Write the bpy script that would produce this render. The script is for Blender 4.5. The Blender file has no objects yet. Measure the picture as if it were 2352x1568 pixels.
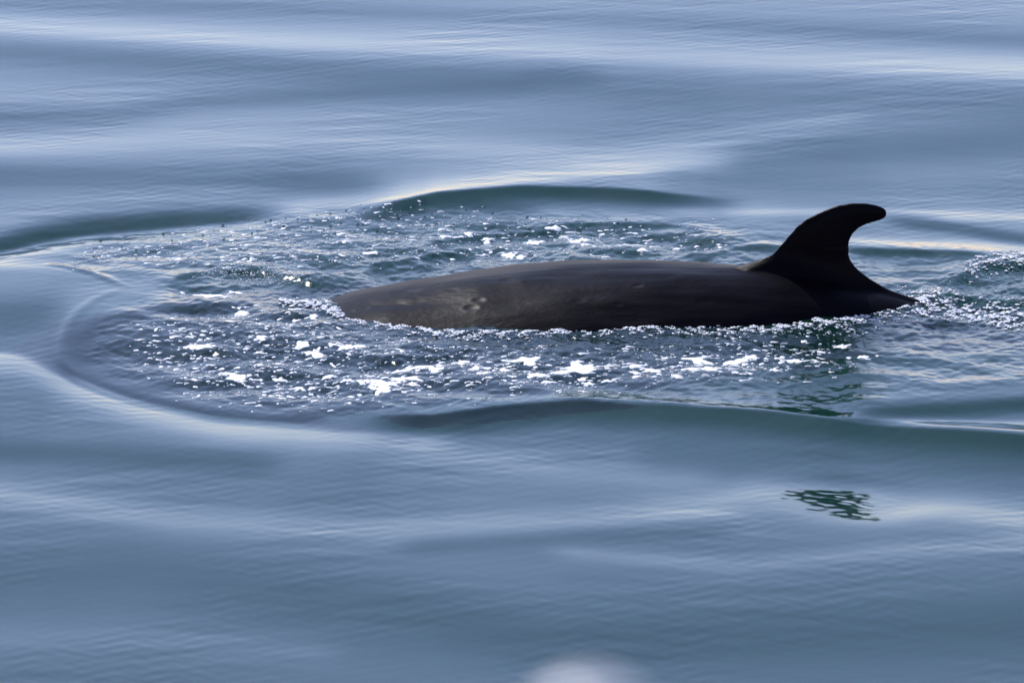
import bpy, bmesh, math, random
import numpy as np
from mathutils import Vector

random.seed(7)
RNG = np.random.default_rng(11)
SC = bpy.context.scene
COL = SC.collection

# ------------------------------------------------------------------ camera
DIST, DEP, FIELD = 32.0, math.radians(15.0), 5.5      # metres, depression, width of view at DIST
CH = DIST * math.sin(DEP)
CY = -DIST * math.cos(DEP)
cam_d = bpy.data.cameras.new("camera")
cam_d.sensor_width = 36.0
cam_d.lens = 36.0 * DIST / FIELD
cam_d.clip_start = 0.5
cam_d.clip_end = 20000
cam_d.dof.use_dof = True
cam_d.dof.focus_distance = DIST + 0.6
cam_d.dof.aperture_fstop = 5.6
cam = bpy.data.objects.new("camera", cam_d)
cam.location = (0, CY, CH)
cam.rotation_euler = (math.pi / 2 - DEP, 0, 0)
COL.objects.link(cam)
SC.camera = cam

# ------------------------------------------------------------------ world, sun, exposure
SUN_EL, SUN_AZ = math.radians(46), math.radians(-29)   # azimuth from +Y towards +X
w = bpy.data.worlds.new("World")
SC.world = w
w.use_nodes = True
nt = w.node_tree
for n in list(nt.nodes):
    nt.nodes.remove(n)
sky = nt.nodes.new("ShaderNodeTexSky")
sky.sky_type = 'NISHITA'
sky.sun_disc = False
sky.sun_elevation = SUN_EL
sky.sun_rotation = SUN_AZ
sky.altitude = 0
sky.air_density = 1.1
sky.dust_density = 0.18
sky.ozone_density = 3.0
bg = nt.nodes.new("ShaderNodeBackground")
bg.inputs[1].default_value = 0.15
out = nt.nodes.new("ShaderNodeOutputWorld")
tint = nt.nodes.new("ShaderNodeMix"); tint.data_type = 'RGBA'; tint.blend_type = 'MULTIPLY'
tint.inputs[0].default_value = 1.0
tint.inputs[7].default_value = (1.15, 0.945, 1.045, 1)       # slightly violet haze
nt.links.new(sky.outputs[0], tint.inputs[6])
nt.links.new(tint.outputs[2], bg.inputs[0])
nt.links.new(bg.outputs[0], out.inputs[0])

sd = bpy.data.lights.new("sun", 'SUN')
sd.energy = 4.0
sd.angle = math.radians(0.53)
sd.color = (1.0, 0.975, 0.95)
sun = bpy.data.objects.new("sun", sd)
sdir = Vector((math.sin(SUN_AZ) * math.cos(SUN_EL), math.cos(SUN_AZ) * math.cos(SUN_EL), math.sin(SUN_EL)))
sun.rotation_euler = sdir.to_track_quat('Z', 'Y').to_euler()
sun.location = (0, 0, 30)
COL.objects.link(sun)

SC.view_settings.view_transform = 'Standard'
SC.view_settings.look = 'None'
SC.view_settings.exposure = 0.45
SC.view_settings.gamma = 1.0
SC.render.engine = 'CYCLES'
SC.cycles.use_denoising = True
SC.cycles.max_bounces = 8
SC.cycles.transmission_bounces = 6
SC.cycles.sample_clamp_indirect = 6.0
SC.cycles.caustics_reflective = False

# ------------------------------------------------------------------ helpers
MMPX = FIELD / 2352.0                       # metres per survey pixel at DIST
SD, CD = math.sin(DEP), math.cos(DEP)


def project(x, y, z):
    """world -> survey coordinates (2352 wide)"""
    dy, dz = y - CY, z - CH
    depth = dy * CD - dz * SD
    up = dy * SD + dz * CD
    k = DIST / depth / MMPX
    return 1176 + x * k, 784 - up * k


def ground(u, v, z=0.0):
    a, b = (u - 1176) * MMPX, (784 - v) * MMPX
    ry, rz = DIST * CD + b * SD, -DIST * SD + b * CD
    t = (z - CH) / rz
    return a * t, CY + ry * t


def on_plane_y(u, v, y):
    a, b = (u - 1176) * MMPX, (784 - v) * MMPX
    ry, rz = DIST * CD + b * SD, -DIST * SD + b * CD
    t = (y - CY) / ry
    return a * t, CH + rz * t


def sstep(a, b, x):
    t = np.clip((x - a) / (b - a), 0, 1)
    return t * t * (3 - 2 * t)


def tag(o, label=None, cat=None, group=None, kind=None):
    if label: o["label"] = label
    if cat: o["category"] = cat
    if group: o["group"] = group
    if kind: o["kind"] = kind
    return o


def mesh_np(name, verts, faces, mat, parent=None, smooth=True):
    """verts (n,3) float, faces (m,k) int with k = 3 or 4"""
    verts = np.asarray(verts, np.float32)
    faces = np.asarray(faces, np.int32)
    me = bpy.data.meshes.new(name)
    m, k = faces.shape
    me.vertices.add(len(verts))
    me.vertices.foreach_set("co", verts.ravel())
    me.loops.add(m * k)
    me.loops.foreach_set("vertex_index", faces.ravel())
    me.polygons.add(m)
    me.polygons.foreach_set("loop_start", np.arange(0, m * k, k, dtype=np.int32))
    if smooth:
        me.polygons.foreach_set("use_smooth", np.ones(m, bool))
    me.update(calc_edges=True)
    me.materials.append(mat)
    o = bpy.data.objects.new(name, me)
    o.parent = parent
    COL.objects.link(o)
    return o


def principled(name):
    m = bpy.data.materials.new(name)
    m.use_nodes = True
    return m, m.node_tree, m.node_tree.nodes["Principled BSDF"]


# ------------------------------------------------------------------ materials
def mat_water():
    m = bpy.data.materials.new("sea_water"); m.use_nodes = True
    t = m.node_tree
    t.nodes.remove(t.nodes["Principled BSDF"])
    o = t.nodes["Material Output"]
    N = t.nodes.new; L = t.links.new
    tc = N("ShaderNodeTexCoord")
    at = N("ShaderNodeAttribute"); at.attribute_name = "rough"
    mp = N("ShaderNodeMapping"); mp.inputs["Scale"].default_value = (1.0, 0.8, 1); mp.inputs["Rotation"].default_value = (0, 0, 0.5)
    n1 = N("ShaderNodeTexNoise"); n1.inputs["Scale"].default_value = 26; n1.inputs["Detail"].default_value = 4
    n1.inputs["Roughness"].default_value = 0.6
    mu = N("ShaderNodeMath"); mu.operation = 'MULTIPLY_ADD'; mu.inputs[1].default_value = 0.4; mu.inputs[2].default_value = 0.014
    b = N("ShaderNodeBump"); b.inputs["Distance"].default_value = 0.012
    L(tc.outputs["Object"], mp.inputs["Vector"]); L(mp.outputs[0], n1.inputs["Vector"])
    L(at.outputs["Fac"], mu.inputs[0]); L(mu.outputs[0], b.inputs["Strength"]); L(n1.outputs["Fac"], b.inputs["Height"])
    fr = N("ShaderNodeFresnel"); fr.inputs["IOR"].default_value = 1.333
    gl = N("ShaderNodeBsdfGlossy"); gl.inputs["Roughness"].default_value = 0.04; gl.inputs["Color"].default_value = (1, 1, 1, 1)
    df = N("ShaderNodeBsdfDiffuse"); df.inputs["Color"].default_value = (0.007, 0.040, 0.032, 1)     # suspended green matter
    rf = N("ShaderNodeBsdfRefraction"); rf.inputs["IOR"].default_value = 1.333; rf.inputs["Roughness"].default_value = 0.0
    rf.inputs["Color"].default_value = (0.75, 0.95, 0.93, 1)
    for n in (fr, gl, df, rf):
        L(b.outputs[0], n.inputs["Normal"])
    body = N("ShaderNodeMixShader"); body.inputs[0].default_value = 0.6
    L(df.outputs[0], body.inputs[1]); L(rf.outputs[0], body.inputs[2])
    mx = N("ShaderNodeMixShader")
    L(fr.outputs[0], mx.inputs[0]); L(body.outputs[0], mx.inputs[1]); L(gl.outputs[0], mx.inputs[2])
    L(mx.outputs[0], o.inputs[0])
    return m


def mat_backscatter():
    m, t, p = principled("backscatter_green")  # green stands in for light scattered back by deep water
    n = t.nodes.new("ShaderNodeTexNoise"); n.inputs["Scale"].default_value = 0.3
    r = t.nodes.new("ShaderNodeValToRGB")
    r.color_ramp.elements[0].color = (0.012, 0.065, 0.05, 1)
    r.color_ramp.elements[1].color = (0.018, 0.085, 0.062, 1)
    t.links.new(n.outputs["Fac"], r.inputs[0]); t.links.new(r.outputs[0], p.inputs["Base Color"])
    p.inputs["Roughness"].default_value = 0.9
    return m


def mat_skin():
    m, t, p = principled("whale_skin")
    L = t.links.new
    tc = t.nodes.new("ShaderNodeTexCoord")
    n = t.nodes.new("ShaderNodeTexNoise"); n.inputs["Scale"].default_value = 3.2; n.inputs["Detail"].default_value = 7
    n.inputs["Roughness"].default_value = 0.62
    mp = t.nodes.new("ShaderNodeMapping"); mp.inputs["Scale"].default_value = (0.55, 1, 1.4)
    r = t.nodes.new("ShaderNodeValToRGB")
    r.color_ramp.elements[0].position = 0.3; r.color_ramp.elements[0].color = (0.002, 0.0018, 0.003, 1)
    r.color_ramp.elements[1].position = 0.75; r.color_ramp.elements[1].color = (0.0045, 0.0036, 0.006, 1)
    v = t.nodes.new("ShaderNodeTexNoise"); v.inputs["Scale"].default_value = 38; v.inputs["Detail"].default_value = 3
    rr = t.nodes.new("ShaderNodeMapRange"); rr.inputs[3].default_value = 0.28; rr.inputs[4].default_value = 0.50
    at = t.nodes.new("ShaderNodeAttribute"); at.attribute_name = "scar"
    mx = t.nodes.new("ShaderNodeMix"); mx.data_type = 'RGBA'
    mx.inputs[7].default_value = (0.06, 0.052, 0.058, 1)
    b = t.nodes.new("ShaderNodeBump"); b.inputs["Strength"].default_value = 0.2; b.inputs["Distance"].default_value = 0.01
    L(tc.outputs["Object"], mp.inputs[0]); L(mp.outputs[0], n.inputs["Vector"]); L(mp.outputs[0], v.inputs["Vector"])
    L(n.outputs["Fac"], r.inputs[0]); L(r.outputs[0], mx.inputs[6]); L(at.outputs["Fac"], mx.inputs[0])
    L(mx.outputs[2], p.inputs["Base Color"])
    L(n.outputs["Fac"], rr.inputs[0]); L(rr.outputs[0], p.inputs["Roughness"])
    L(v.outputs["Fac"], b.inputs["Height"]); L(b.outputs[0], p.inputs["Normal"])
    p.inputs["IOR"].default_value = 1.33
    p.inputs["Specular IOR Level"].default_value = 0.07
    return m


def mat_foam():
    m, t, p = principled("foam")
    n = t.nodes.new("ShaderNodeTexNoise"); n.inputs["Scale"].default_value = 160; n.inputs["Detail"].default_value = 2
    b = t.nodes.new("ShaderNodeBump"); b.inputs["Strength"].default_value = 0.5; b.inputs["Distance"].default_value = 0.004
    t.links.new(n.outputs["Fac"], b.inputs["Height"]); t.links.new(b.outputs[0], p.inputs["Normal"])
    p.inputs["Base Color"].default_value = (0.78, 0.78, 0.79, 1)
    p.inputs["Roughness"].default_value = 0.45
    return m


def mat_bead():
    m, t, p = principled("drop_glint_white")
    p.inputs["Base Color"].default_value = (0.82, 0.82, 0.82, 1)  # white drops; the bright colour also stands in for sun sparkle
    p.inputs["Roughness"].default_value = 0.1
    return m


def mat_white():
    m, t, p = principled("boat_white")
    p.inputs["Base Color"].default_value = (0.6, 0.58, 0.58, 1)
    p.inputs["Roughness"].default_value = 0.35
    return m


M_WATER, M_BACKSCATTER, M_SKIN, M_FOAM, M_BEAD, M_WHITE = mat_water(), mat_backscatter(), mat_skin(), mat_foam(), mat_bead(), mat_white()

# ------------------------------------------------------------------ sea surface
def grow(start, step, end, f=1.16):
    a, s, o = start, step, []
    while a < end:
        s *= f; a += s; o.append(a)
    return np.array(o)


xf = np.arange(-3.1, 3.1001, 0.0075)
gx = grow(3.1, 0.009, 10.5, 1.035)
gx = np.concatenate([gx, grow(gx[-1], gx[-1] - gx[-2], 6000, 1.2)])
XS = np.concatenate([-gx[::-1], xf, gx])
ya = np.arange(-2.2, 3.6001, 0.0105)
yb = np.arange(-6.4, -2.2, 0.018)
yc = np.arange(3.6 + 0.018, 12.0, 0.022)
gy = grow(12.0, 0.03, 6000, 1.14)
gy2 = grow(6.4, 0.03, 6000, 1.14)
YS = np.concatenate([-gy2[::-1], yb, ya, yc, gy])
NX, NY = len(XS), len(YS)
X, Y = np.meshgrid(XS, YS)                       # (NY, NX)

# wave bands: centre line in survey coordinates, slope towards the viewer, widths above / below, end tapers
BANDS = []
def band(pts, a, wu, wd=None, tl=120, tr=120):
    p = np.array(pts, float)
    uu = np.arange(p[0, 0], p[-1, 0] + 4, 4.0)
    vv = np.interp(uu, p[:, 0], p[:, 1])
    k = max(3, int(60 / 4)); ker = np.hanning(2 * k + 1); ker /= ker.sum()
    lo, hi = vv[0] + (vv[0] - vv[1]) * np.arange(k, 0, -1), vv[-1] + (vv[-1] - vv[-2]) * np.arange(1, k + 1)
    vv = np.convolve(np.concatenate([lo, vv, hi]), ker, 'valid')
    BANDS.append((np.stack([uu, vv], -1), a, wu, wd or wu, tl, tr))

# far water
band([(-400, 40), (0, 55), (600, 92), (1100, 108), (1600, 138), (2352, 172), (2800, 185)], -.055, 48, 28)
band([(-400, 8), (600, 20), (1500, 50), (2352, 95), (2800, 100)], .022, 20)
band([(-400, 118), (0, 118), (400, 140), (800, 165), (1400, 180)], .030, 28)
band([(-400, 272), (0, 268), (250, 262), (450, 232), (800, 212), (1250, 200)], .038, 26)
band([(1200, 190), (1700, 230), (2352, 250), (2800, 255)], .028, 45)
band([(-400, 320), (0, 335), (400, 318), (900, 330), (1350, 345)], -.034, 28)
band([(1300, 355), (1650, 320), (2000, 265)], -.03, 26)
band([(-400, 400), (0, 402), (500, 405), (900, 425)], .05, 34)
band([(1650, 365), (2000, 345), (2352, 320), (2800, 310)], .045, 50)
band([(1500, 410), (1900, 420), (2352, 430), (2800, 430)], .03, 35)
# far shoulder of the bow wave
band([(420, 508), (700, 480), (900, 454), (1050, 428), (1200, 408), (1450, 388), (1750, 360)], -.06, 34, 10, 120, 600)
band([(860, 482), (1000, 452), (1200, 437), (1400, 440), (1650, 458)], .26, 7, 26, 180, 300)
band([(-160, 600), (0, 565), (90, 542), (200, 524), (400, 508), (640, 492)], .20, 28, 13, 300, 200)
band([(-300, 600), (0, 592), (200, 556), (400, 536), (650, 512)], -.06, 16)
band([(-400, 612), (0, 610), (150, 612), (280, 615)], -.05, 10, 12)
band([(-400, 720), (0, 728), (160, 720)], .06, 48)
band([(1500, 480), (1850, 484), (2352, 492), (2800, 500)], -.055, 12)
band([(2020, 496), (2200, 520), (2352, 545), (2800, 560)], .09, 14)
band([(1900, 545), (2200, 558), (2352, 562), (2800, 565)], -.06, 10)
band([(1930, 572), (2100, 579), (2280, 585)], .22, 6, 12)
band([(2180, 650), (2260, 618), (2352, 606), (2800, 600)], .24, 8, 22, 60, 60)
band([(2100, 700), (2200, 690), (2352, 700), (2800, 705)], .22, 8, 20, 60, 60)
band([(1580, 592), (1680, 570), (1820, 566)], .22, 6, 16)
# broken water behind and beside the back
band([(400, 640), (500, 622), (600, 624), (740, 660)], .19, 5, 15, 60, 60)
band([(760, 632), (900, 622), (1020, 612)], .2, 5, 12, 60, 60)
band([(850, 610), (960, 592), (1090, 580)], .24, 5, 12, 60, 60)
band([(980, 560), (1120, 540), (1300, 530)], .2, 5, 14, 60, 60)
band([(1250, 520), (1420, 514), (1620, 520)], .18, 5, 12, 80, 80)
band([(800, 500), (1000, 480), (1250, 486)], .08, 20, 30)
band([(1380, 560), (1500, 545), (1640, 548)], .14, 5, 12, 60, 60)
# water over the submerged head
band([(120, 800), (220, 780), (450, 790), (800, 830)], .07, 55, 60)
band([(128, 835), (180, 865), (300, 905), (500, 948), (760, 966)], .06, 10, 5, 40, 120)
band([(-300, 800), (50, 825), (160, 885), (300, 932), (500, 975), (800, 996), (1050, 992)], -.095, 14, 42)
# near shoulder of the bow wave
band([(860, 952), (1000, 952), (1150, 934), (1300, 924), (1500, 934), (1750, 950), (2000, 978), (2352, 1004), (2800, 1030)], .20, 6, 46, 160, 100)
band([(1250, 904), (1500, 914), (1900, 950), (2352, 985), (2800, 1005)], -.14, 12, 5)
band([(1930, 955), (2150, 940), (2352, 928), (2800, 920)], .17, 18, 20)
band([(1900, 975), (2352, 972), (2800, 970)], -.05, 9)
# near water
band([(900, 1010), (1300, 1078), (1650, 1092)], -.035, 34)
band([(-400, 1025), (0, 1030), (300, 1045), (650, 1062)], .05, 28)
band([(1450, 1040), (1900, 1050), (2352, 1075), (2800, 1080)], .035, 44)
band([(-400, 1110), (0, 1130), (400, 1190), (900, 1212), (1300, 1196), (1700, 1160), (2100, 1150), (2352, 1190), (2800, 1200)], -.06, 36)
band([(900, 1255), (1300, 1230), (1700, 1215)], .03, 22)
band([(1250, 1262), (1700, 1302), (2000, 1272), (2352, 1250), (2800, 1240)], -.045, 20)
band([(-400, 1330), (300, 1300), (900, 1390), (1300, 1480), (2352, 1430), (2800, 1420)], .035, 75)
band([(-400, 1480), (300, 1460), (800, 1500)], -.03, 40)


def slope_at(u, v):
    s = np.zeros_like(u)
    for pts, a, wu, wd, tl, tr in BANDS:
        lo, hi = v.min(), v.max()
        vc = np.interp(u, pts[:, 0], pts[:, 1])
        d = v - vc
        g = (a * 1.35 if a > 0 else a) * np.exp(-np.where(d > 0, (d / wd) ** 2, (d / wu) ** 2))
        u0, u1 = pts[0, 0], pts[-1, 0]
        if u0 > -250: g *= sstep(u0 - tl * .3, u0 + tl * .7, u)
        if u1 < 2650: g *= 1 - sstep(u1 - tr * .7, u1 + tr * .3, u)
        s += g
    return s


def waves(x, y, n, lmin, lmax, srms, rng, dirm=None, spread=math.pi):
    """sum of plane waves with a given rms slope; wavelengths log-uniform"""
    z = np.zeros_like(x)
    lam = np.exp(rng.uniform(math.log(lmin), math.log(lmax), n))
    a = (rng.uniform(-spread, spread, n) if dirm is None else dirm + rng.normal(0, spread, n))
    ph = rng.uniform(0, 2 * math.pi, n)
    for i in range(n):
        k = 2 * math.pi / lam[i]
        amp = srms * math.sqrt(2.0 / n) / k
        z += amp * np.sin(k * (math.cos(a[i]) * x + math.sin(a[i]) * y) + ph[i])
    return z


# coarse painted maps in survey coordinates, sampled bilinearly
MS, MU0, MV0, MW, MH = 6.0, -600, -300, 592, 362
def poly_map(pts, blur):
    gu, gv = np.meshgrid(MU0 + MS * np.arange(MW), MV0 + MS * np.arange(MH))
    ins = np.zeros(gu.shape, bool)
    p = np.array(pts, float)
    for i in range(len(p)):
        (x0, y0), (x1, y1) = p[i], p[(i + 1) % len(p)]
        if y0 == y1: continue
        c = (gv < y0) != (gv < y1)
        ins ^= c & (gu < (x1 - x0) * (gv - y0) / (y1 - y0) + x0)
    m = ins.astype(float)
    r = max(1, int(blur / MS))
    ker = np.ones(2 * r + 1) / (2 * r + 1)
    for _ in range(2):
        m = np.apply_along_axis(lambda q: np.convolve(q, ker, 'same'), 0, m)
        m = np.apply_along_axis(lambda q: np.convolve(q, ker, 'same'), 1, m)
    return m


def sample(m, u, v):
    fu = np.clip((u - MU0) / MS, 0, MW - 1.001); fv = np.clip((v - MV0) / MS, 0, MH - 1.001)
    i, j = fu.astype(int), fv.astype(int)
    a, b = fu - i, fv - j
    return (m[j, i] * (1 - a) + m[j, i + 1] * a) * (1 - b) + (m[j + 1, i] * (1 - a) + m[j + 1, i + 1] * a) * b


MAP_ROUGH = 0.55 * poly_map([(130, 600), (250, 560), (600, 512), (950, 468), (1250, 500), (1600, 520), (2000, 570), (2352, 585), (2800, 590),
                      (2800, 880), (2352, 880), (2060, 900), (1960, 945), (1700, 928), (1400, 908), (1200, 905), (1000, 930), (700, 945),
                      (480, 925), (300, 870), (190, 820), (230, 740), (340, 690), (420, 650)], 22) \
          + 0.45 * poly_map([(420, 640), (760, 600), (1200, 520), (1700, 540), (1700, 640), (2200, 660), (2700, 600), (2700, 760), (2100, 790), (1900, 870), (1300, 880), (700, 900), (450, 850)], 40)
MAP_WHALE = poly_map([(700, 690), (900, 640), (1300, 600), (1760, 580), (2100, 660), (2140, 700), (1900, 740), (1300, 775), (1050, 775), (780, 740)], 30)

inner = (np.abs(X) < 10.2) & (Y > -7.5) & (Y < 14)
edge = (1 - sstep(4.5, 10.0, np.abs(X))) * sstep(-7.4, -6.2, Y) * (1 - sstep(10.5, 13.5, Y))
ji = np.where((YS > -7.5) & (YS < 14))[0]; ii = np.where(np.abs(XS) < 10.2)[0]
J0, J1, I0, I1 = ji[0], ji[-1] + 1, ii[0], ii[-1] + 1
xi, yi = X[J0:J1, I0:I1], Y[J0:J1, I0:I1]
ysi = YS[J0:J1]
dyi = np.gradient(ysi)[:, None]


def highpass(z, sig):
    """remove the slow part along y (uneven spacing: resample)"""
    yu = np.arange(ysi[0], ysi[-1], 0.04)
    idx = np.interp(yu, ysi, np.arange(len(ysi)))
    i0 = np.clip(idx.astype(int), 0, len(ysi) - 2); f = (idx - i0)[:, None]
    zu = z[i0] * (1 - f) + z[i0 + 1] * f
    r = int(sig / 0.04)
    for _ in range(3):
        pad = np.concatenate([np.repeat(zu[:1], r, 0), zu, np.repeat(zu[-1:], r, 0)])
        cs = np.concatenate([np.zeros((1, zu.shape[1])), np.cumsum(pad, 0)])
        zu = (cs[2 * r + 1:] - cs[:-2 * r - 1]) / (2 * r + 1)
    k = np.clip((ysi - yu[0]) / 0.04, 0, len(yu) - 1.001)
    k0 = k.astype(int); f = (k - k0)[:, None]
    return z - (zu[k0] * (1 - f) + zu[np.minimum(k0 + 1, len(yu) - 1)] * f)


zi = np.zeros_like(xi)
for it in range(3):
    u, v = project(xi, yi, zi)
    s = slope_at(u, v)
    z = np.cumsum(s * dyi, 0)
    z = highpass(z, 1.1)
    z *= 1 - 0.75 * sample(MAP_WHALE, u, v)
    zi = 0.5 * zi + 0.5 * z if it == 1 else z
u, v = project(xi, yi, zi)
rough = sample(MAP_ROUGH, u, v)
RIDGES = [([(100, 606), (160, 612), (230, 636), (290, 664)], .006, .04),
          ([(290, 666), (215, 695), (160, 740), (135, 790), (150, 848), (230, 885), (330, 915)], .0035, .045)]
for pts, hgt, wid in RIDGES:
    P = np.array([ground(a, b) for a, b in pts])
    tt = np.linspace(0, 1, 60)
    P = np.stack([np.interp(tt, np.linspace(0, 1, len(P)), P[:, k]) for k in (0, 1)], -1)
    for _ in range(30):
        P[1:-1] = .25 * P[:-2] + .5 * P[1:-1] + .25 * P[2:]
    sel = (xi > P[:, 0].min() - .4) & (xi < P[:, 0].max() + .4) & (yi > P[:, 1].min() - .4) & (yi < P[:, 1].max() + .4)
    q = np.stack([xi[sel], yi[sel]], -1)
    best = np.full(len(q), 9.0); wt = np.zeros(len(q))
    for k in range(59):
        a, b = P[k], P[k + 1]; e = b - a
        f = np.clip(((q - a) @ e) / (e @ e), 0, 1)
        d = np.hypot(*(q - a - f[:, None] * e).T)
        m_ = d < best; best[m_] = d[m_]; wt[m_] = math.sin(math.pi * min(1, max(0, (k + .5) / 59))) ** .6
    zi[sel] += wt * hgt * (np.exp(-(best / wid) ** 2) + .12 * np.cos(best / .018) * np.exp(-(best / (2.2 * wid)) ** 2))
chop = waves(xi, yi, 26, 0.22, 0.75, 0.09, RNG, 1.65, .55) + waves(xi, yi, 26, 0.10, 0.25, .06, RNG) + waves(xi, yi, 40, 0.045, 0.11, 0.10, RNG)
strip = sample(poly_map([(640, 690), (745, 700), (900, 742), (1100, 764), (1300, 756), (1900, 728), (2100, 680), (2220, 600), (2800, 570), (2800, 770), (2300, 760), (2000, 765),
                        (1800, 780), (1300, 785), (1050, 785), (850, 760), (640, 715)], 10), u, v) + .7 * sample(poly_map([(420, 640), (520, 612), (640, 622), (740, 650), (640, 655), (500, 645)], 10), u, v)
zi = zi + rough * chop + strip * waves(xi, yi, 40, .03, .075, .15, RNG)
# fine wind ripples, patchy and oblique
patch = 0.6 + 0.4 * np.sin(waves(xi, yi, 10, 0.8, 3.0, 4.0, RNG))
rip = waves(xi, yi, 16, 0.07, 0.14, 0.011, RNG, 2.15, 0.16) + waves(xi, yi, 16, 0.065, 0.13, 0.008, RNG, 1.0, 0.18) + waves(xi, yi, 14, 0.15, 0.4, 0.008, RNG, 1.6, .3)
zi = zi + (1 - 0.7 * rough) * patch * rip
zi *= edge[J0:J1, I0:I1]
Z = waves(X, Y, 14, 1.6, 7.0, 0.010, RNG, 1.4, 0.25) * np.clip(40 / np.maximum(40, np.hypot(X, Y)), 0, 1)
Z[J0:J1, I0:I1] += zi
# glassy facet on the near swell's back that mirrors the fin tip
def mirror_facet(pu_, pv_, target, hx, hy, k, rip_s):
    sl = (slice(J0, J1), slice(I0, I1))
    px, py = ground(pu_, pv_, 0.0)
    for _ in range(5):
        j = np.argmin(abs(YS - py)); i = np.argmin(abs(XS - px)); pz = Z[j, i]
        px, py = ground(pu_, pv_, pz)
    dx, dy = X[sl] - px, Y[sl] - py
    q = (dx / hx) ** 2 + (dy / hy) ** 2
    m_ = q < .25
    A_ = np.stack([dx[m_], dy[m_], np.ones(m_.sum())], -1)
    s0 = np.linalg.lstsq(A_, Z[sl][m_], rcond=None)[0]
    P = Vector((px, py, s0[2])); C_ = Vector((0, CY, CH))
    nrm = ((C_ - P).normalized() + (Vector(target) - P).normalized()).normalized()
    sx, sy = -nrm.x / nrm.z, -nrm.y / nrm.z
    print("FACET", px, py, "now", s0, "want", sx, sy)
    wgt = np.exp(-q ** 2)
    flat = np.exp(-(q * 1.3) ** 2)
    plane = s0[0] * dx + s0[1] * dy + s0[2]
    z = Z[sl] * (1 - flat) + (plane + k / 3 * dy ** 3 + waves(xi, yi, 24, .07, .14, rip_s, RNG)) * flat
    Z[sl] = z + wgt * ((sx - s0[0]) * dx + (sy - s0[1]) * dy)


mirror_facet(1900, 1150, (1.82, 0.80, 0.50), .46, .46, 0.15, .012)
ROUGH = np.zeros_like(Z); ROUGH[J0:J1, I0:I1] = rough


def water_z(x, y):
    fi = np.interp(x, XS, np.arange(NX)); fj = np.interp(y, YS, np.arange(NY))
    i = np.clip(fi.astype(int), 0, NX - 2); j = np.clip(fj.astype(int), 0, NY - 2)
    a, b = fi - i, fj - j
    return (Z[j, i] * (1 - a) + Z[j, i + 1] * a) * (1 - b) + (Z[j + 1, i] * (1 - a) + Z[j + 1, i + 1] * a) * b


idx = np.arange(NX * NY).reshape(NY, NX)
quads = np.stack([idx[:-1, :-1], idx[:-1, 1:], idx[1:, 1:], idx[1:, :-1]], -1).reshape(-1, 4)
sea = mesh_np("sea", np.stack([X, Y, Z], -1).reshape(-1, 3), quads, M_WATER)
att = sea.data.attributes.new("rough", 'FLOAT', 'POINT')
att.data.foreach_set("value", ROUGH.ravel().astype(np.float32))
tag(sea, "calm blue green sea with long soft swells around the whale", "sea", kind="structure")

under_sheet = mesh_np("backscatter_sheet", [(-6000, -6000, -7), (6000, -6000, -7), (6000, 6000, -7), (-6000, 6000, -7)], [(0, 1, 2, 3)], M_BACKSCATTER)  # added sheet that gives the water its scattered-back green
tag(under_sheet, "dim green sea bottom far below the surface", "backscatter_sheet", kind="structure")

# ------------------------------------------------------------------ whale
AX = 0.80                                           # y of the back's mid line
def back_line(u, v):
    x, z = on_plane_y(u, v, AX)
    return x, z


TOP = [(670, 706), (705, 692), (745, 681), (800, 668), (900, 650), (1000, 636), (1100, 619), (1200, 608), (1300, 601), (1400, 598), (1500, 599),
       (1600, 601), (1700, 606), (1800, 615), (1900, 632), (2000, 655), (2095, 682), (2160, 700)]
tx, tz = zip(*[back_line(*p) for p in TOP])
tx = np.array([-2.75, -2.65, -2.3, -1.7] + list(tx) + [2.9, 3.6, 4.3])
tz = np.array([-0.62, -0.46, -0.30, -0.13] + list(tz) + [-0.14, -0.34, -0.42])
st = np.array([-2.75, -2.68, -2.4, -1.9, -1.3, -0.6, 0.1, 0.8, 1.5, 2.1, 2.7, 3.4, 4.3])
hw = np.array([0.02, 0.22, 0.50, 0.80, 0.98, 1.06, 1.04, 0.86, 0.56, 0.38, 0.27, 0.17, 0.09])
hh = np.array([0.02, 0.14, 0.34, 0.55, 0.70, 0.78, 0.80, 0.74, 0.62, 0.48, 0.36, 0.25, 0.12])
ay = np.array([0.45, 0.46, 0.50, 0.58, 0.68, 0.77, 0.80, 0.80, 0.80, 0.80, 0.80, 0.80, 0.80])
bm = bmesh.new()
NS, NR = 150, 72
xs = np.linspace(-2.75, 4.3, NS)
rings = []
for x in xs:
    W, H, yy = np.interp(x, st, hw), np.interp(x, st, hh), np.interp(x, st, ay)
    top = np.interp(x, tx, tz) - (0.035 * W if -1.3 < x < 2.3 else 0.02)
    rings.append([bm.verts.new((x, yy + W * math.sin(a), top - H + H * math.cos(a))) for a in np.linspace(0, 2 * math.pi, NR, endpoint=False)])
for a, b in zip(rings[:-1], rings[1:]):
    for k in range(NR):
        bm.faces.new((a[k], a[(k + 1) % NR], b[(k + 1) % NR], b[k]))
bm.faces.new(rings[0]); bm.faces.new(list(reversed(rings[-1])))


def loft(sections):
    """closed solid from a list of equal-length vertex rings"""
    rr = [[bm.verts.new(p) for p in s] for s in sections]
    for a, b in zip(rr[:-1], rr[1:]):
        n = len(a)
        for k in range(n):
            bm.faces.new((a[k], a[(k + 1) % n], b[(k + 1) % n], b[k]))
    bm.faces.new(rr[0]); bm.faces.new(list(reversed(rr[-1])))


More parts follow.
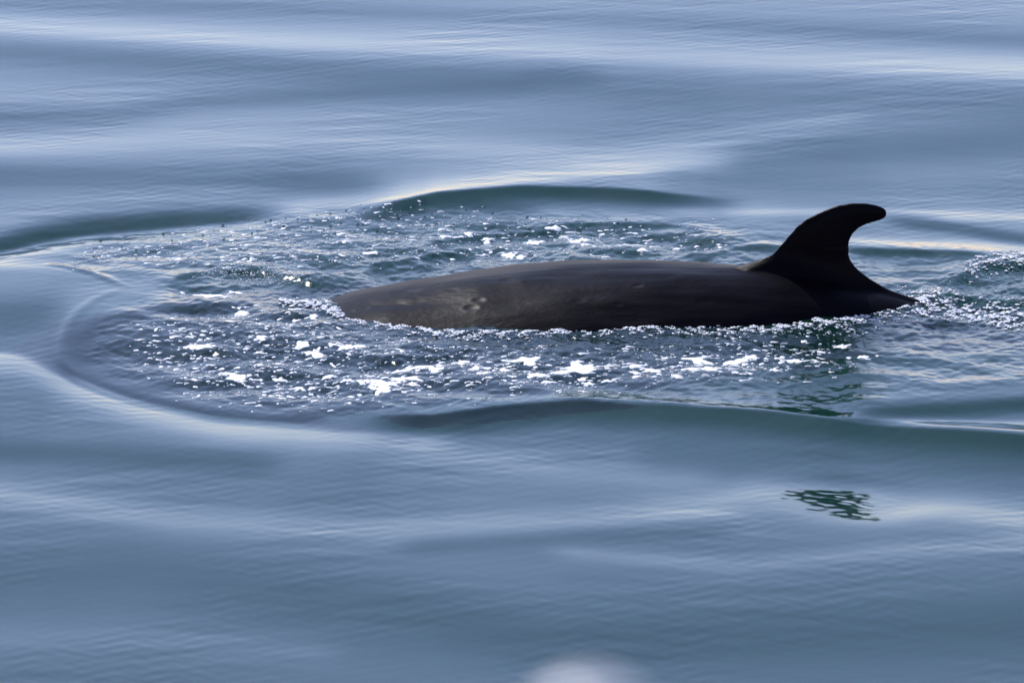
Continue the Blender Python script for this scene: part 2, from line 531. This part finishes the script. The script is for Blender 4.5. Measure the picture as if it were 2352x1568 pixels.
# dorsal fin: leading and trailing edge in survey coordinates on the whale's mid plane
LEAD = [(1640, 640), (1690, 612), (1745, 594), (1772, 583), (1800, 556), (1830, 522), (1852, 504), (1886, 487), (1922, 473), (1962, 467), (1998, 469.5), (2022, 476), (2033, 484)]
TRAIL = [(2210, 720), (2095, 682), (2050, 667), (2000, 643), (1970, 620), (1952, 597), (1946, 575), (1949, 552), (1961, 531), (1981, 517), (2008, 508), (2024, 505), (2036, 494)]
def resample(p, n):
    p = np.array([on_plane_y(a, b, AX) for a, b in p])
    d = np.concatenate([[0], np.cumsum(np.hypot(*np.diff(p, axis=0).T))])
    # slight smoothing by dense interpolation
    q = np.linspace(0, d[-1], n)
    return np.stack([np.interp(q, d, p[:, 0]), np.interp(q, d, p[:, 1])], -1)
NL = 40
le, tr = resample(LEAD, NL), resample(TRAIL, NL)
secs = []
for i in range(NL):
    a, b = le[i], tr[i]
    f = i / (NL - 1)
    th = 0.016 + 0.028 * (1 - f) + 0.13 * max(0.0, 1 - f / 0.42) ** 2
    chord = np.hypot(*(b - a))
    th = min(th, chord * 0.45)
    ring = []
    M = 14
    for k in range(M):
        t = k / M * 2 * math.pi
        c = 0.5 - 0.5 * math.cos(t)
        prof = math.sin(t)
        prof = math.copysign(abs(prof) ** 0.8, prof) if abs(prof) > 1e-6 else 0
        prof *= (1.15 - 0.5 * c)
        p = a + (b - a) * c
        ring.append((p[0], AX + th * prof, p[1]))
    secs.append(ring)
loft(secs)
# flukes and flippers (under water)
for sgn in (-1, 1):
    s = []
    for f in np.linspace(0, 1, 9):
        cx, cyy = 4.15 + 0.55 * f ** 1.5, AX + sgn * 0.95 * f
        ch = 0.34 * (1 - f) ** 0.7 + 0.03
        s.append([(cx + ch * math.cos(t), cyy, -0.55 + (0.06 * (1 - f) + 0.012) * math.sin(t)) for t in np.linspace(0, 2 * math.pi, 12, endpoint=False)])
    loft(s)
    s = []
    for f in np.linspace(0, 1, 9):
        cx, cyy, cz = -1.3 + 0.75 * f, AX - 0.12 + sgn * (0.80 + 0.45 * f), -1.05 - 0.35 * f
        ch = 0.17 * (1 - f ** 2) + 0.03
        s.append([(cx + ch * math.cos(t), cyy, cz + (0.05 * (1 - f) + 0.015) * math.sin(t)) for t in np.linspace(0, 2 * math.pi, 12, endpoint=False)])
    loft(s)
bmesh.ops.recalc_face_normals(bm, faces=bm.faces[:])
me = bpy.data.meshes.new("tmp"); bm.to_mesh(me); bm.free()
tmp = bpy.data.objects.new("tmp", me); COL.objects.link(tmp)
rm = tmp.modifiers.new("r", 'REMESH'); rm.mode = 'VOXEL'; rm.voxel_size = 0.0092
smo = tmp.modifiers.new("s", 'SMOOTH'); smo.factor = 0.5; smo.iterations = 8
dg = bpy.context.evaluated_depsgraph_get()
wm = bpy.data.meshes.new_from_object(tmp.evaluated_get(dg))
bpy.data.objects.remove(tmp)
wm.name = "whale"
n = len(wm.vertices)
co = np.empty(n * 3, np.float32); wm.vertices.foreach_get("co", co); co = co.reshape(-1, 3)
no = np.empty(n * 3, np.float32); wm.vertices.foreach_get("normal", no); no = no.reshape(-1, 3)
pu, pv = project(co[:, 0], co[:, 1], co[:, 2])
disp = np.zeros(n); scar = np.zeros(n)
near = no[:, 1] < 0.25
# oval bite scars and lumps along the flank: (survey place, half sizes, depth, pale)
DENTS = [(1168, 646, 30, 8, .012, .15), (1100, 689, 18, 6, .016, .5), (1083, 706, 20, 8, .016, .6), (1465, 657, 16, 5, .010, .35),
         (950, 664, 26, 7, .008, .2), (935, 690, 26, 10, -.006, .1), (1010, 655, 8, 4, .006, .1), (840, 705, 12, 5, .006, .2),
         (1040, 668, 20, 6, .006, .05), (1330, 690, 20, 8, .006, .05), (1420, 700, 14, 6, .006, .1), (1250, 640, 30, 8, -.005, 0),
         (1560, 640, 30, 9, -.005, 0), (815, 712, 10, 5, -.006, .25), (870, 690, 26, 10, -.005, .05), (1620, 690, 24, 9, .006, .0), (1365, 630, 40, 7, -.005, 0)]
for du, dv, ru, rv, dep, pale in DENTS:
    q = ((pu - du) / ru) ** 2 + ((pv - dv) / rv) ** 2
    q *= 1.8
    g = np.exp(-q)
    rim = np.exp(-((np.sqrt(q) - 1.3) / 0.4) ** 2)
    disp -= near * 0.3 * (dep * g - 0.3 * dep * rim)
    ql = ((pu - du) / (ru * .6)) ** 2 + ((pv - dv - rv * .45) / (rv * .55)) ** 2
    scar += near * pale * np.exp(-ql)
lump = waves(co[:, 0] * 0.6, co[:, 2] * 1.5 + co[:, 1] * 0.8, 30, 0.12, 0.6, 0.045, RNG)
disp += lump * np.where(co[:, 2] < 0.32, 1, 0.25)
disp += 0.006 * sstep(.26, .36, co[:, 2])
co += no * disp[:, None]
wm.vertices.foreach_set("co", co.ravel().astype(np.float32))
wm.polygons.foreach_set("use_smooth", np.ones(len(wm.polygons), bool))
at = wm.attributes.new("scar", 'FLOAT', 'POINT'); at.data.foreach_set("value", np.clip(scar, 0, 1).astype(np.float32))
wm.materials.clear(); wm.materials.append(M_SKIN); wm.update()
whale = bpy.data.objects.new("whale", wm); COL.objects.link(whale)
tag(whale, "dark grey whale with hooked dorsal fin surfacing through the water", "whale")

# ------------------------------------------------------------------ foam flakes lying on the water
def cluster(name, items, mat):
    V, F, off = [], [], 0
    for v_, f_ in items:
        V.append(v_); F.append(f_ + off); off += len(v_)
    return mesh_np(name, np.concatenate(V), np.concatenate(F), mat)


def flake(x, y, r, stretch, ang, lobes=3, nv=22, height=0.003):
    t = np.linspace(0, 2 * math.pi, nv, endpoint=False)
    rad = np.ones(nv)
    for k in range(1, 8):
        rad += RNG.normal(0, 0.36 / k ** 0.45) * np.cos(k * t + RNG.uniform(0, 6.28))
    rad = np.clip(rad, 0.18, 2.2) * r
    ex, ey = rad * np.cos(t) * stretch, rad * np.sin(t) / stretch
    c, s_ = math.cos(ang), math.sin(ang)
    vs, fs = [], []
    for q, hq in ((1.0, 0.0), (0.8, 0.75), (0.4, 1.0)):
        px, py = x + (ex * c - ey * s_) * q, y + (ex * s_ + ey * c) * q
        vs.append(np.stack([px, py, water_z(px, py) + hq * height + (-.002 if q == 1 else 0)], -1))
    cz = water_z(np.array([x]), np.array([y]))[0] + height
    vs.append(np.array([[x, y, cz]]))
    for l in range(2):
        for k in range(nv):
            a, b = l * nv + k, l * nv + (k + 1) % nv
            fs.append((a, b, b + nv)); fs.append((a, b + nv, a + nv))
    for k in range(nv):
        fs.append((2 * nv + k, 2 * nv + (k + 1) % nv, 3 * nv))
    return np.concatenate(vs), np.array(fs)


# larger flakes: survey place, half width, half depth in survey pixels
BIG = [(1335, 848, 34, 10), (1215, 838, 30, 8), (1225, 872, 22, 4), (1330, 860, 38, 7), (1610, 832, 20, 7), (1600, 828, 26, 3), (1690, 835, 24, 6),
       (1718, 826, 16, 4), (1825, 838, 18, 3.5), (1460, 850, 26, 3), (1500, 858, 28, 3), (1585, 857, 20, 4), (1635, 858, 24, 3), (1930, 802, 18, 3),
       (1984, 828, 12, 3), (950, 850, 34, 5), (985, 848, 26, 4), (890, 882, 30, 6), (930, 874, 34, 4), (870, 892, 20, 6), (790, 800, 14, 4),
       (805, 806, 14, 4), (825, 800, 10, 5), (560, 860, 22, 5), (470, 798, 20, 4), (455, 800, 24, 3), (690, 800, 16, 5), (720, 812, 16, 5), (600, 786, 14, 4),
       (556, 727, 18, 4), (680, 723, 18, 3), (720, 738, 14, 3), (1220, 545, 18, 4), (1235, 550, 14, 4), (1178, 577, 16, 5), (1200, 582, 12, 4),
       (1330, 547, 18, 3), (1345, 555, 12, 3), (1270, 524, 16, 3), (1340, 540, 12, 3), (1460, 553, 22, 4), (1440, 558, 14, 4), (1020, 545, 14, 3),
       (1075, 537, 12, 5), (1120, 540, 14, 4), (850, 580, 20, 2.5), (790, 557, 14, 2), (480, 676, 30, 3), (510, 690, 30, 2.5), (540, 672, 20, 2),
       (1060, 833, 16, 4), (1100, 852, 18, 4), (1110, 868, 16, 3), (1160, 855, 14, 3), (1000, 858, 20, 3), (840, 876, 16, 3), (800, 872, 14, 3),
       (1400, 880, 12, 2.5), (1260, 884, 12, 2.5), (1350, 884, 12, 3), (1460, 872, 10, 2.5), (1780, 860, 12, 2.5), (1560, 876, 12, 2.5),
       (760, 862, 16, 3), (640, 862, 14, 3), (520, 850, 16, 3), (430, 800, 12, 3), (690, 880, 16, 3), (1480, 570, 12, 2.5), (1560, 560, 12, 2), (1290, 535, 10, 2)]
items = []
for (a, b, hu, hv) in BIG:
    x, y = ground(a, b)
    rx, ry = hu * MMPX, hv * MMPX / SD
    ang = RNG.normal(0, .2)
    items.append(flake(x, y, math.sqrt(rx * ry), math.sqrt(rx / ry), ang, nv=36, height=0.004))
    for _ in range(RNG.integers(1, 4)):
        items.append(flake(x + RNG.normal(0, rx * 1.4), y + RNG.normal(0, ry * 1.6), math.sqrt(rx * ry) * RNG.uniform(.15, .4), RNG.uniform(.8, 1.5), RNG.uniform(-.5, .5), nv=12))


def scatter(pts, blur, n, keep=0.0):
    m = poly_map(pts, blur)
    p = np.array(pts, float)
    res = []
    while len(res) < n:
        a = RNG.uniform(p[:, 0].min() - blur, p[:, 0].max() + blur); b = RNG.uniform(p[:, 1].min() - blur, p[:, 1].max() + blur)
        if RNG.uniform() < sample(m, np.array([a]), np.array([b]))[0]:
            res.append((a, b))
    return res


ZONE_NEAR = [(300, 770), (620, 730), (900, 790), (1300, 820), (1900, 800), (1950, 850), (1500, 880), (1000, 905), (700, 920), (450, 890), (330, 830)]
ZONE_FAR = [(150, 600), (180, 560), (560, 510), (950, 475), (1300, 505), (1650, 525), (1700, 570), (1300, 585), (900, 600), (700, 620), (400, 610)]
for a, b in scatter(ZONE_NEAR, 18, 1300):
    x, y = ground(a, b)
    items.append(flake(x, y, RNG.uniform(.004, .008) + .012 * RNG.uniform() ** 4, RNG.uniform(.9, 1.9), RNG.normal(0, .3), nv=9, height=.0025))
for a, b in scatter(ZONE_FAR, 10, 600):
    x, y = ground(a, b)
    items.append(flake(x, y, RNG.uniform(.004, .008) + .012 * RNG.uniform() ** 4, RNG.uniform(.9, 1.9), RNG.normal(0, .3), nv=9, height=.0025))
foam = cluster("foam", items, M_FOAM)
tag(foam, "scattered white foam flakes drifting on the churned water", "foam", kind="stuff")

# ------------------------------------------------------------------ beads of broken water, painted white to stand in for sun glints too
ico = bmesh.new(); bmesh.ops.create_icosphere(ico, subdivisions=1, radius=1)
IV = np.array([v.co[:] for v in ico.verts]); ico.verts.ensure_lookup_table(); IF = np.array([[v.index for v in f.verts] for f in ico.faces]); ico.free()


def bead(x, y, r, up=0.3, sx=1.0):
    z = water_z(np.array([x]), np.array([y]))[0]
    s_ = np.array([r * sx, r * 1.9, r * .4])
    return IV * s_ + np.array([x, y, z + r * up]), IF


beads = []
def clump(a, b):
    return RNG.uniform() < (0.5 + 0.5 * math.sin(a * .11 + 2 * math.sin(b * .3) + math.sin(a * .037))) ** 1.5
# along the near waterline of the back: white specks in place of sun glints
LINE = [(745, 706), (780, 722), (830, 736), (900, 746), (1000, 759), (1100, 768), (1200, 769), (1300, 760), (1400, 754), (1500, 753), (1600, 747), (1700, 744), (1800, 738), (1900, 734), (1980, 726), (2050, 702), (2100, 690)]
lu, lv = np.array(LINE, float).T
for _ in range(7000):
    a = RNG.uniform(745, 2110)
    spread = 8 + 10 * sstep(1250, 1900, a)
    b = np.interp(a, lu, lv) + abs(RNG.normal(0, spread)) + 1
    if not clump(a, b): continue
    x, y = ground(a, b)
    beads.append(bead(x, y, .0022 + .0055 * RNG.uniform() ** 2, .5, RNG.uniform(1, 2.2)))
# bow curl where the back breaks the surface
for _ in range(1300):
    a = RNG.uniform(640, 790); b = np.interp(a, [640, 700, 790], [702, 700, 728]) + RNG.normal(0, 6)
    x, y = ground(a, b)
    if clump(a * 2.3, b): beads.append(bead(x, y, .003 + .007 * RNG.uniform() ** 2, .8, RNG.uniform(1, 2)))
# wake behind the fin
for _ in range(6000):
    a = RNG.uniform(2060, 2700); b = np.interp(a, [2060, 2150, 2352, 2700], [692, 702, 725, 735]) + RNG.normal(0, 14)
    if not clump(a, b): continue
    x, y = ground(a, b)
    beads.append(bead(x, y, .0025 + .007 * RNG.uniform() ** 2, .5, RNG.uniform(1, 2)))
for _ in range(2400):
    a = RNG.uniform(2215, 2700); b = np.interp(a, [2215, 2260, 2352, 2700], [625, 610, 600, 590]) + RNG.normal(0, 11)
    if not clump(a, b): continue
    x, y = ground(a, b)
    beads.append(bead(x, y, .0025 + .007 * RNG.uniform() ** 2, .7, RNG.uniform(1, 2)))
for a, b in scatter([(420, 640), (520, 612), (640, 622), (740, 650), (640, 650), (500, 640)], 6, 260):
    x, y = ground(a, b); beads.append(bead(x, y, RNG.uniform(.002, .005), .3, 1.3))
for a, b in scatter(ZONE_NEAR, 18, 500) + scatter(ZONE_FAR, 12, 500):
    x, y = ground(a, b); beads.append(bead(x, y, RNG.uniform(.0025, .006), .3, 1.2))
drops_and_glints = cluster("drops_and_glints", beads, M_BEAD)
tag(drops_and_glints, "glittering beads of broken water along the whale's waterline and wake", "drops_and_glints", kind="stuff")

# standing bubbles blown up along the far shoulder
M_BUB = bpy.data.materials.new("bubble_film"); M_BUB.use_nodes = True
t_ = M_BUB.node_tree; t_.nodes.remove(t_.nodes["Principled BSDF"])
f_ = t_.nodes.new("ShaderNodeFresnel"); f_.inputs[0].default_value = 1.5
g_ = t_.nodes.new("ShaderNodeBsdfGlossy"); g_.inputs["Roughness"].default_value = 0.05
c_ = t_.nodes.new("ShaderNodeBsdfTransparent"); c_.inputs[0].default_value = (.6, .72, .7, 1)
x_ = t_.nodes.new("ShaderNodeMixShader")
t_.links.new(f_.outputs[0], x_.inputs[0]); t_.links.new(c_.outputs[0], x_.inputs[1]); t_.links.new(g_.outputs[0], x_.inputs[2])
t_.links.new(x_.outputs[0], t_.nodes["Material Output"].inputs[0])
ico = bmesh.new(); bmesh.ops.create_icosphere(ico, subdivisions=2, radius=1)
IV2 = np.array([v.co[:] for v in ico.verts]); IF2 = np.array([[v.index for v in f.verts] for f in ico.faces]); ico.free()
bub = []
for a, b in scatter([(160, 580), (180, 540), (560, 500), (950, 468), (1250, 490), (1600, 510), (1500, 525), (1000, 520), (600, 545), (300, 580)], 6, 60):
    x, y = ground(a, b); r = RNG.uniform(.004, .009)
    z = water_z(np.array([x]), np.array([y]))[0]
    bub.append((IV2 * np.array([r, r, r * .85]) + np.array([x, y, z + r * .25]), IF2))
bubbles = cluster("bubbles", bub, M_BUB)
tag(bubbles, "small clear bubbles floating along the smooth wave behind the foam", "bubbles", kind="stuff")

# ------------------------------------------------------------------ bow of the boat the picture is taken from
boat = bpy.data.objects.new("boat", None)
def along(u, v, dist):
    a, b = (u - 1176) * MMPX, (784 - v) * MMPX
    k = dist / DIST
    return Vector((a * k, CY + (DIST * CD + b * SD) * k, CH + (-DIST * SD + b * CD) * k))
captop = along(1352, 1581, 2.6)
boat.location = (captop.x, captop.y, 0)
COL.objects.link(boat)
tag(boat, "white boat bow with rounded rail post, far out of focus", "boat")
deck_z = captop.z - 0.85
PLAN = [(0.35, 0.02), (0.2, 0.22), (-0.4, 0.62), (-1.4, 1.05), (-3.0, 1.45), (-6.0, 1.7), (-9.0, 1.65)]
bm = bmesh.new()
lv = []
for f, z in ((0.55, -0.6), (0.72, 0.4), (0.9, 1.9), (1.0, deck_z)):
    left = [(-h * f, y - (1 - f) * 2.2 * (1 if h < 1 else .3), z) for y, h in PLAN]
    right = [(h * f, y - (1 - f) * 2.2 * (1 if h < 1 else .3), z) for y, h in reversed(PLAN)]
    lv.append([bm.verts.new(p) for p in left + right])
for a, b in zip(lv[:-1], lv[1:]):
    for k in range(len(a)):
        bm.faces.new((a[k], a[(k + 1) % len(a)], b[(k + 1) % len(a)], b[k]))
bm.faces.new(lv[0]); bm.faces.new(list(reversed(lv[-1])))
bmesh.ops.recalc_face_normals(bm, faces=bm.faces[:])
hm = bpy.data.meshes.new("hull"); bm.to_mesh(hm); bm.free(); hm.materials.append(M_WHITE)
hull = bpy.data.objects.new("hull", hm); hull.parent = boat; COL.objects.link(hull)


def lathe(name, prof, x, y, parent):
    n_ = 24
    vs = [(x + r * math.cos(t), y + r * math.sin(t), z) for r, z in prof for t in np.linspace(0, 2 * math.pi, n_, endpoint=False)]
    fs = [(l * n_ + k, l * n_ + (k + 1) % n_, (l + 1) * n_ + (k + 1) % n_, (l + 1) * n_ + k) for l in range(len(prof) - 1) for k in range(n_)]
    return mesh_np(name, vs, fs, M_WHITE, parent)


cz = captop.z
post = lathe("rail_post", [(.016, deck_z - .02), (.016, cz - .07), (.02, cz - .06)], 0, 0, boat)
lathe("cap", [(.02, cz - .06)] + [(.024 * math.cos(t) + .001, cz - .018 + .018 * math.sin(t)) for t in np.linspace(-.9, math.pi / 2, 10)], 0, 0, post)
